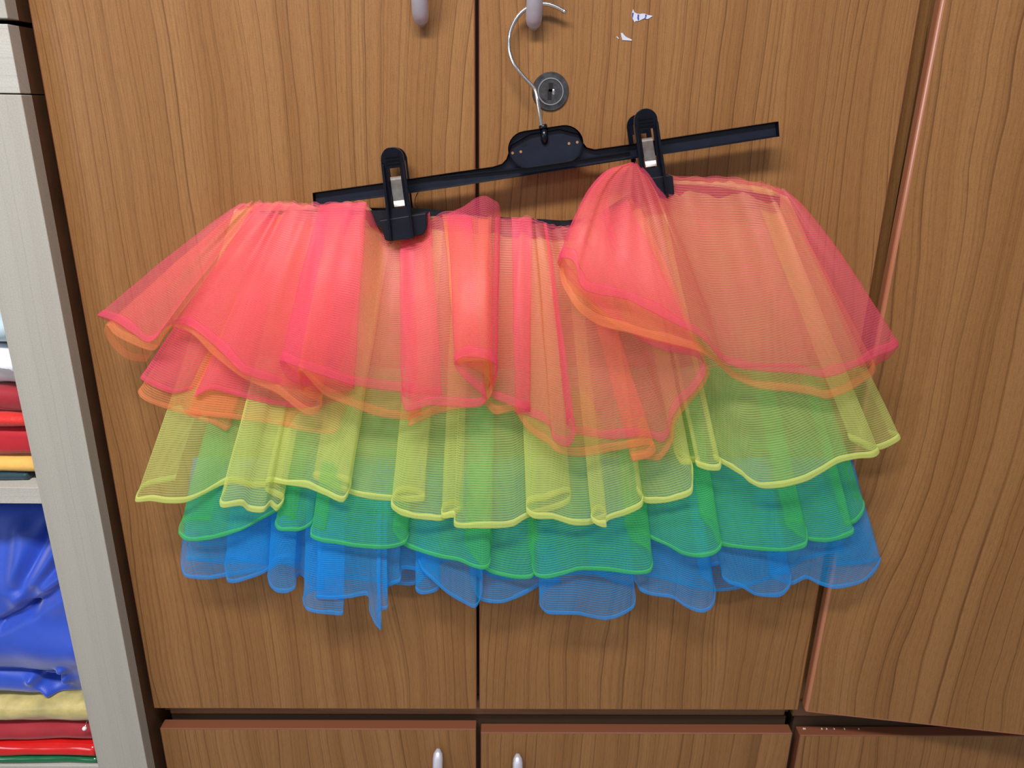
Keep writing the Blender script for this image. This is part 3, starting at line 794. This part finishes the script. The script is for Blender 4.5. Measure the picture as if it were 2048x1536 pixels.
MAPY = [(275, 470), (1801, 1575)]
BLUE_BACK = [(372, 1120, -.018), (450, 1128, -.016), (540, 1122, -.018), (640, 1150, -.02), (760, 1165, -.018), (800, 1170, -.02), (828, 1170, -.02), (900, 1120, -.016), (1000, 1160, -.02), (1110, 1150, -.018), (1240, 1150, -.02),
             (1285, 1150, -.018), (1430, 1183, -.02), (1477, 1178, -.02), (1560, 1150, -.018), (1613, 1120, -.016), (1690, 1100, -.018)]
ruffle('ruffle', 'blue back ruffle', BLUE_BACK, [(365, 395), (1760, 1700)], -.013, TB, HB, 30, seed=1, sewn=930)
BLUE = [(380, 1075, -.032, None), (365, 1085, -.036), (364, 1138, -.040), (371, 1153, -.044), (395, 1158, -.046), (425, 1158, -.046), (458, 1152, -.044), (530, 1140, -.038), (548, 1133, -.034), (500, 1125, -.038), (452, 1120, -.044),
        (452, 1150, -.048), (456, 1164, -.050), (468, 1166, -.050), (500, 1157, -.050), (527, 1147, -.048), (560, 1128, -.038), (600, 1125, -.034), (575, 1115, -.04), (548, 1125, -.046), (536, 1152, -.052), (540, 1172, -.055),
        (553, 1184, -.057), (572, 1186, -.057), (588, 1178, -.055), (592, 1155, -.050), (600, 1150, -.042), (624, 1173, -.040), (650, 1180, -.036), (620, 1185, -.044), (606, 1200, -.05), (614, 1220, -.052), (632, 1226, -.054), (660, 1229, -.056), (685, 1229, -.056), (686, 1205, -.054), (660, 1192, -.048),
        (632, 1196, -.056), (660, 1199, -.058), (700, 1196, -.058), (735, 1192, -.058), (739, 1222, -.060), (750, 1248, -.062), (762, 1261, -.062), (754, 1232, -.062), (760, 1222, -.060), (774, 1217, -.058), (768, 1180, -.052), (785, 1170, -.046), (800, 1163, -.046), (803, 1140, -.04),
        (850, 1150, -.036), (832, 1180, -.044), (840, 1188, -.046), (858, 1187, -.046), (876, 1180, -.044), (880, 1160, -.040), (838, 1120, -.044), (846, 1142, -.050), (870, 1165, -.054), (900, 1191, -.056), (930, 1208, -.056), (950, 1216, -.056), (957, 1208, -.054), (964, 1160, -.050), (940, 1150, -.042),
        (960, 1200, -.044), (1003, 1206, -.048), (1044, 1192, -.048), (1081, 1172, -.044), (1120, 1165, -.036), (1090, 1180, -.046), (1081, 1212, -.054), (1094, 1227, -.056), (1120, 1229, -.056), (1157, 1230, -.056), (1185, 1236, -.054), (1212, 1240, -.052), (1235, 1235, -.05), (1268, 1214, -.046), (1269, 1180, -.044), (1230, 1165, -.038), (1180, 1140, -.034), (1230, 1120, -.04),
        (1270, 1165, -.044), (1280, 1182, -.048), (1300, 1190, -.050), (1347, 1198, -.052), (1370, 1213, -.056), (1391, 1223, -.058), (1408, 1225, -.058), (1422, 1218, -.056), (1429, 1205, -.054), (1427, 1170, -.048), (1400, 1150, -.04), (1440, 1130, -.046), (1446, 1158, -.054), (1460, 1168, -.056), (1483, 1175, -.056), (1509, 1190, -.056), (1535, 1194, -.056),
        (1561, 1193, -.054), (1580, 1176, -.05), (1581, 1150, -.046), (1540, 1150, -.04), (1582, 1170, -.044), (1613, 1158, -.046), (1640, 1170, -.048), (1665, 1177, -.050), (1691, 1175, -.050), (1730, 1162, -.046), (1752, 1142, -.040), (1762, 1120, -.034), (1740, 1125, -.024), (1700, 1130, -.018), (1673, 1131, -.014)]
ruffle('ruffle', 'bright blue lowest ruffle', BLUE, [(360, 385), (1765, 1705)], -.024, TB, HB, 26, sewn=915, seed=2, wr=.0012)
GREEN = [(420, 1040, -.046), (364, 1045, -.052), (358, 1067, -.056), (370, 1080, -.060), (395, 1082, -.062), (419, 1079, -.062), (450, 1072, -.062), (484, 1060, -.060), (533, 1034, -.056), (570, 1020, -.05), (590, 1040, -.046), (565, 1030, -.054), (550, 1050, -.06), (556, 1060, -.062), (575, 1062, -.063), (598, 1062, -.062), (622, 1050, -.058), (632, 1020, -.052), (650, 1060, -.05),
         (625, 1055, -.058), (622, 1074, -.064), (640, 1083, -.066), (675, 1088, -.066), (702, 1093, -.068), (760, 1098, -.068), (790, 1095, -.066), (812, 1086, -.062), (815, 1060, -.056), (785, 1055, -.05), (809, 1091, -.056), (841, 1104, -.060), (880, 1116, -.064), (919, 1123, -.066), (945, 1134, -.068), (968, 1139, -.070), (977, 1134, -.068), (980, 1100, -.064), (983, 1070, -.060), (950, 1060, -.052), (930, 1080, -.05),
         (975, 1142, -.056), (1012, 1154, -.060), (1040, 1158, -.062), (1062, 1156, -.062), (1069, 1148, -.060), (1062, 1110, -.056), (1057, 1075, -.052), (1075, 1075, -.05), (1066, 1090, -.056), (1064, 1135, -.060), (1071, 1152, -.064), (1092, 1157, -.066), (1125, 1150, -.066), (1157, 1141, -.066), (1222, 1143, -.066), (1274, 1149, -.066), (1300, 1144, -.064), (1305, 1132, -.062), (1298, 1100, -.056), (1265, 1080, -.05), (1250, 1050, -.048),
         (1294, 1074, -.056), (1339, 1094, -.064), (1365, 1109, -.068), (1405, 1115, -.072), (1430, 1108, -.072), (1442, 1096, -.070), (1440, 1075, -.064), (1430, 1045, -.058), (1400, 1030, -.05), (1425, 1060, -.054), (1438, 1088, -.060), (1483, 1097, -.064), (1535, 1102, -.066), (1580, 1102, -.066), (1613, 1092, -.064), (1608, 1050, -.058), (1570, 1045, -.05), (1590, 1065, -.052), (1616, 1080, -.058),
         (1652, 1084, -.060), (1685, 1077, -.060), (1707, 1066, -.058), (1700, 1040, -.054), (1680, 1010, -.046), (1690, 1050, -.044), (1712, 1045, -.046), (1726, 1028, -.044), (1728, 1006, -.040), (1700, 990, -.03)]
ruffle('ruffle', 'green ruffle above the blue one', GREEN, [(355, 440), (1730, 1640)], -.028, TG, HG_, 22, sewn=735, seed=3, wr=.0012)
GREEN_BACK = [(400, 1000, -.022), (520, 1030, -.02), (680, 1060, -.022), (840, 1080, -.02), (1000, 1110, -.022), (1150, 1100, -.02), (1300, 1080, -.022), (1460, 1070, -.02), (1600, 1050, -.022), (1690, 1030, -.02)]
YELLOW = [(350, 960, -.054), (283, 978, -.062), (272, 1003, -.068), (300, 1002, -.070), (330, 1006, -.070), (370, 1005, -.070), (409, 988, -.066), (448, 969, -.062), (500, 966, -.056), (560, 972, -.054), (500, 975, -.06), (458, 965, -.070), (448, 985, -.076), (440, 1005, -.078), (443, 1014, -.080), (484, 1012, -.078), (494, 1021, -.076), (527, 1024, -.076), (540, 1012, -.070), (553, 1022, -.068),
          (566, 1003, -.064), (530, 980, -.060), (533, 966, -.066), (575, 970, -.072), (614, 976, -.076), (650, 990, -.078), (686, 1004, -.078), (694, 994, -.076), (700, 970, -.066), (625, 955, -.058), (690, 985, -.062), (730, 996, -.066), (784, 1002, -.066), (850, 1000, -.060), (830, 985, -.060), (790, 990, -.070), (782, 1014, -.076), (800, 1029, -.078), (825, 1036, -.080), (860, 1040, -.080), (884, 1041, -.078), (905, 1030, -.070), (925, 1020, -.062), (905, 1010, -.068), (885, 1020, -.076), (884, 1036, -.080),
          (909, 1036, -.080), (910, 1053, -.084), (950, 1056, -.084), (997, 1056, -.084), (1028, 1052, -.082), (1050, 1038, -.078), (1078, 1028, -.070), (1138, 1005, -.062), (1140, 985, -.064), (1090, 1000, -.072), (1055, 1008, -.080), (1053, 1024, -.082), (1066, 1036, -.084), (1106, 1038, -.084), (1147, 1050, -.082), (1181, 1049, -.078), (1214, 1035, -.072), (1200, 1020, -.074), (1186, 1030, -.082), (1184, 1042, -.086), (1198, 1052, -.088), (1213, 1054, -.088), (1213, 1044, -.088), (1250, 1030, -.086), (1284, 1013, -.086), (1287, 1000, -.082), (1275, 985, -.074), (1290, 1005, -.072),
          (1320, 1006, -.076), (1347, 1002, -.080), (1383, 988, -.084), (1386, 960, -.084), (1383, 930, -.080), (1362, 928, -.072), (1350, 905, -.066), (1385, 925, -.066), (1400, 925, -.078), (1393, 931, -.084), (1415, 940, -.086), (1440, 939, -.090), (1442, 928, -.088), (1430, 920, -.078), (1452, 932, -.078), (1470, 943, -.084), (1485, 952, -.086), (1498, 964, -.088), (1522, 976, -.090), (1561, 975, -.090), (1613, 962, -.088), (1645, 945, -.086), (1678, 925, -.084), (1715, 917, -.082), (1752, 913, -.080), (1759, 905, -.074), (1740, 895, -.06),
          (1700, 880, -.052), (1740, 900, -.050), (1765, 898, -.052), (1801, 877, -.050), (1780, 870, -.040)]
ruffle('ruffle', 'lemon yellow ruffle in the middle', YELLOW, MAPY, -.026, TY, HY, 11, seed=4, hemlabel='thick rolled yellow hem', hemw=.0050, wr=.0014)
# second, inner pair of orange and pink
O2 = [(340, 760, -.044), (290, 775, -.052), (276, 783, -.058), (282, 795, -.062), (332, 817, -.066), (360, 826, -.066), (390, 836, -.066), (430, 850, -.066), (455, 861, -.064), (465, 835, -.058), (430, 812, -.054), (382, 800, -.060), (378, 825, -.068), (400, 830, -.070), (470, 838, -.070), (550, 848, -.070), (631, 866, -.070), (672, 864, -.068), (686, 823, -.062), (700, 790, -.056)]
MAPP = [(195, 485), (300, 515), (560, 640), (650, 700), (802, 790), (909, 880), (1000, 1004), (1130, 1085), (1300, 1150), (1410, 1250), (1440, 1310), (1460, 1330), (1650, 1515), (1797, 1572)]
P2 = [(330, 730, -.048), (290, 745, -.058), (281, 756, -.064), (300, 768, -.066), (342, 786, -.068), (380, 780, -.064), (400, 770, -.06), (390, 792, -.07), (417, 779, -.074), (450, 785, -.074), (518, 803, -.074), (600, 815, -.072), (680, 800, -.066), (700, 780, -.06)]
ruffle('ruffle', 'inner orange ruffle', O2, MAPP, -.028, TOD, HO, 6, seed=5)
ruffle('ruffle', 'inner pink ruffle', P2, MAPP, -.029, TPD, HP, 5, seed=6)
TF = 328
ORANGE = [(292, 724, -.046), (254, 718, -.052), (224, 692, -.058), (209, 661, -.064), (212, 650, -.066), (228, 668, -.070), (265, 688, -.074), (309, 700, -.078), (320, 685, -.080), (328, 668, -.080), (349, 654, -.078), (383, 667, -.078), (424, 707, -.084), (485, 755, -.090), (552, 785, -.090), (620, 831, -.092), (640, 822, -.088), (640, 805, -.080), (610, 790, -.088), (597, 760, -.1), (597, 740, -.104), (650, 790, -.1), (702, 812, -.098),
          (757, 832, -.092), (815, 838, -.088), (842, 830, -.080), (825, 835, -.088), (818, 851, -.096), (840, 842, -.098), (878, 826, -.098), (930, 815, -.096), (963, 812, -.094), (985, 780, -.102), (970, 750, -.11), (940, 735, -.114), (912, 730, -.118), (940, 722, -.12), (975, 724, -.118), (980, 760, -.105), (965, 800, -.092), (990, 828, -.094), (1031, 822, -.096), (1040, 838, -.098), (1057, 861, -.100), (1078, 877, -.1), (1095, 886, -.1), (1114, 904, -.102), (1162, 912, -.102), (1223, 902, -.1), (1260, 896, -.1), (1300, 890, -.098), (1312, 900, -.1), (1300, 914, -.104), (1264, 922, -.104), (1290, 918, -.1), (1319, 920, -.098), (1344, 885, -.1), (1352, 845, -.104),
          (1384, 800, -.11), (1412, 765, -.114), (1419, 738, -.116), (1404, 710, -.116), (1344, 692, -.112), (1300, 680, -.11), (1263, 667, -.108, 1190, 420, .8), (1230, 650, -.1, 1200, 400, .7), (1170, 600, -.092, 1220, 370, .6), (1130, 570, -.1, 1245, TF + 12, .45),
          (1119, 535, -.112, 1258, TF + 4, .42), (1124, 565, -.122, 1262, TF, .42), (1140, 597, -.13, 1264, TF, .44), (1158, 623, -.135, 1265, TF, .5), (1198, 650, -.137, 1266, TF, .6), (1263, 666, -.137, 1268, TF, .7), (1320, 682, -.137, 1270, TF, .75), (1370, 694, -.136, 1272, TF + 3, .78), (1404, 705, -.132, 1275, TF + 6, .78), (1437, 729, -.122, 1282, TF + 12, .78), (1464, 754, -.112, 1330, 350, .82), (1517, 776, -.104), (1583, 783, -.100), (1625, 790, -.098), (1654, 797, -.096), (1690, 785, -.092), (1716, 771, -.088), (1751, 742, -.076), (1750, 728, -.06)]
ruffle('ruffle', 'outer orange ruffle just under the pink', ORANGE, MAPP, -.031, TO, HO, 3, seed=7, pdef=.95, hemw=.0060)
PINK = [(262, 668, -.045, 490, 409), (215, 642, -.055, 484, 408), (195, 631, -.064, 480, 407, .92), (231, 643, -.070), (265, 666, -.076), (295, 684, -.084), (306, 681, -.088), (318, 668, -.090), (335, 652, -.086), (370, 649, -.080), (397, 664, -.084), (444, 705, -.092), (485, 745, -.098), (535, 762, -.096), (600, 778, -.088), (660, 785, -.082), (708, 778, -.076), (660, 768, -.086), (600, 768, -.096), (569, 748, -.104), (560, 722, -.110, 640), (596, 734, -.120, 650), (650, 752, -.118), (702, 769, -.112), (757, 778, -.104), (802, 783, -.096), (850, 788, -.088), (884, 790, -.082), (862, 798, -.088), (825, 800, -.094), (803, 792, -.1, 800), (811, 821, -.108, 806),
        (862, 810, -.110), (912, 813, -.110), (956, 813, -.106), (973, 800, -.106, 930, 430), (946, 773, -.114, 905, 434), (918, 745, -.122, 896, 437), (909, 727, -.127, 894, 434, .6), (925, 714, -.131, 912, 418), (950, 714, -.132, 940, 402), (978, 720, -.130, 972, 391), (994, 733, -.124, 996, 410, .7), (990, 765, -.108, 1001, 430), (978, 788, -.094, 990, 436), (1010, 805, -.104, 1040, 436), (1041, 817, -.108, 1050, 431), (1060, 822, -.1, 1064, 434), (1030, 826, -.094), (1060, 832, -.1), (1098, 852, -.104), (1106, 878, -.102), (1120, 889, -.107), (1136, 892, -.114), (1145, 882, -.120), (1150, 860, -.122), (1140, 835, -.112), (1134, 850, -.102), (1150, 866, -.098),
        (1185, 873, -.1), (1223, 878, -.102), (1283, 873, -.102), (1310, 878, -.1), (1323, 885, -.102), (1338, 870, -.106), (1344, 837, -.112), (1360, 810, -.115), (1380, 792, -.118), (1400, 768, -.120), (1411, 746, -.122), (1408, 727, -.122), (1392, 714, -.120, 1180, 430), (1355, 705, -.118, 1190, 425), (1323, 699, -.114, 1195, 415, .9), (1283, 679, -.108, 1205, 400, .8), (1230, 640, -.1, 1215, 385, .7), (1170, 590, -.098, 1230, 365, .6), (1130, 550, -.106, 1250, TF + 10, .5),
        (1116, 524, -.118, 1262, TF + 1, .40), (1125, 516, -.13, 1264, TF, .40), (1142, 518, -.138, 1265, TF - 1, .42), (1152, 532, -.142, 1266, TF - 2, .46), (1157, 560, -.144, 1266, TF - 2, .5), (1168, 578, -.146, 1267, TF - 2, .55), (1190, 587, -.146, 1267, TF - 2, .6), (1255, 599, -.146, 1268, TF - 2, .68), (1303, 623, -.146, 1269, TF - 2, .72), (1345, 645, -.146, 1270, TF - 2, .75), (1384, 663, -.145, 1271, TF - 1, .77), (1416, 687, -.140, 1273, TF, .77), (1437, 714, -.132, 1276, TF + 2, .77), (1452, 726, -.122, 1300, TF + 14, .8),
        (1495, 739, -.114, 1350, 353), (1540, 743, -.110), (1583, 745, -.108), (1620, 750, -.108), (1650, 754, -.108), (1680, 747, -.106), (1716, 731, -.102), (1760, 709, -.098), (1788, 698, -.094), (1797, 689, -.090, 1574, 384, .80), (1780, 713, -.076, 1570, 384, .82), (1756, 727, -.064, 1562, 380, .82), (1720, 735, -.05, 1550, 378, .85)]
ruffle('ruffle', 'outer coral pink ruffle on top', PINK, MAPP, -.034, TP, HP, 0, seed=8, pdef=.92, hemw=.0062, wr=.0032)
# header: small gathers standing over the elastic
link('loose_thread', tube_mesh('loose_thread', catmull([P(x, y, -.03) for x, y in ((836, 385), (831, 395), (830, 405), (832, 412), (837, 418))], 5), .0004, 6), sk, label='dark loose thread', mats=[M_hole])
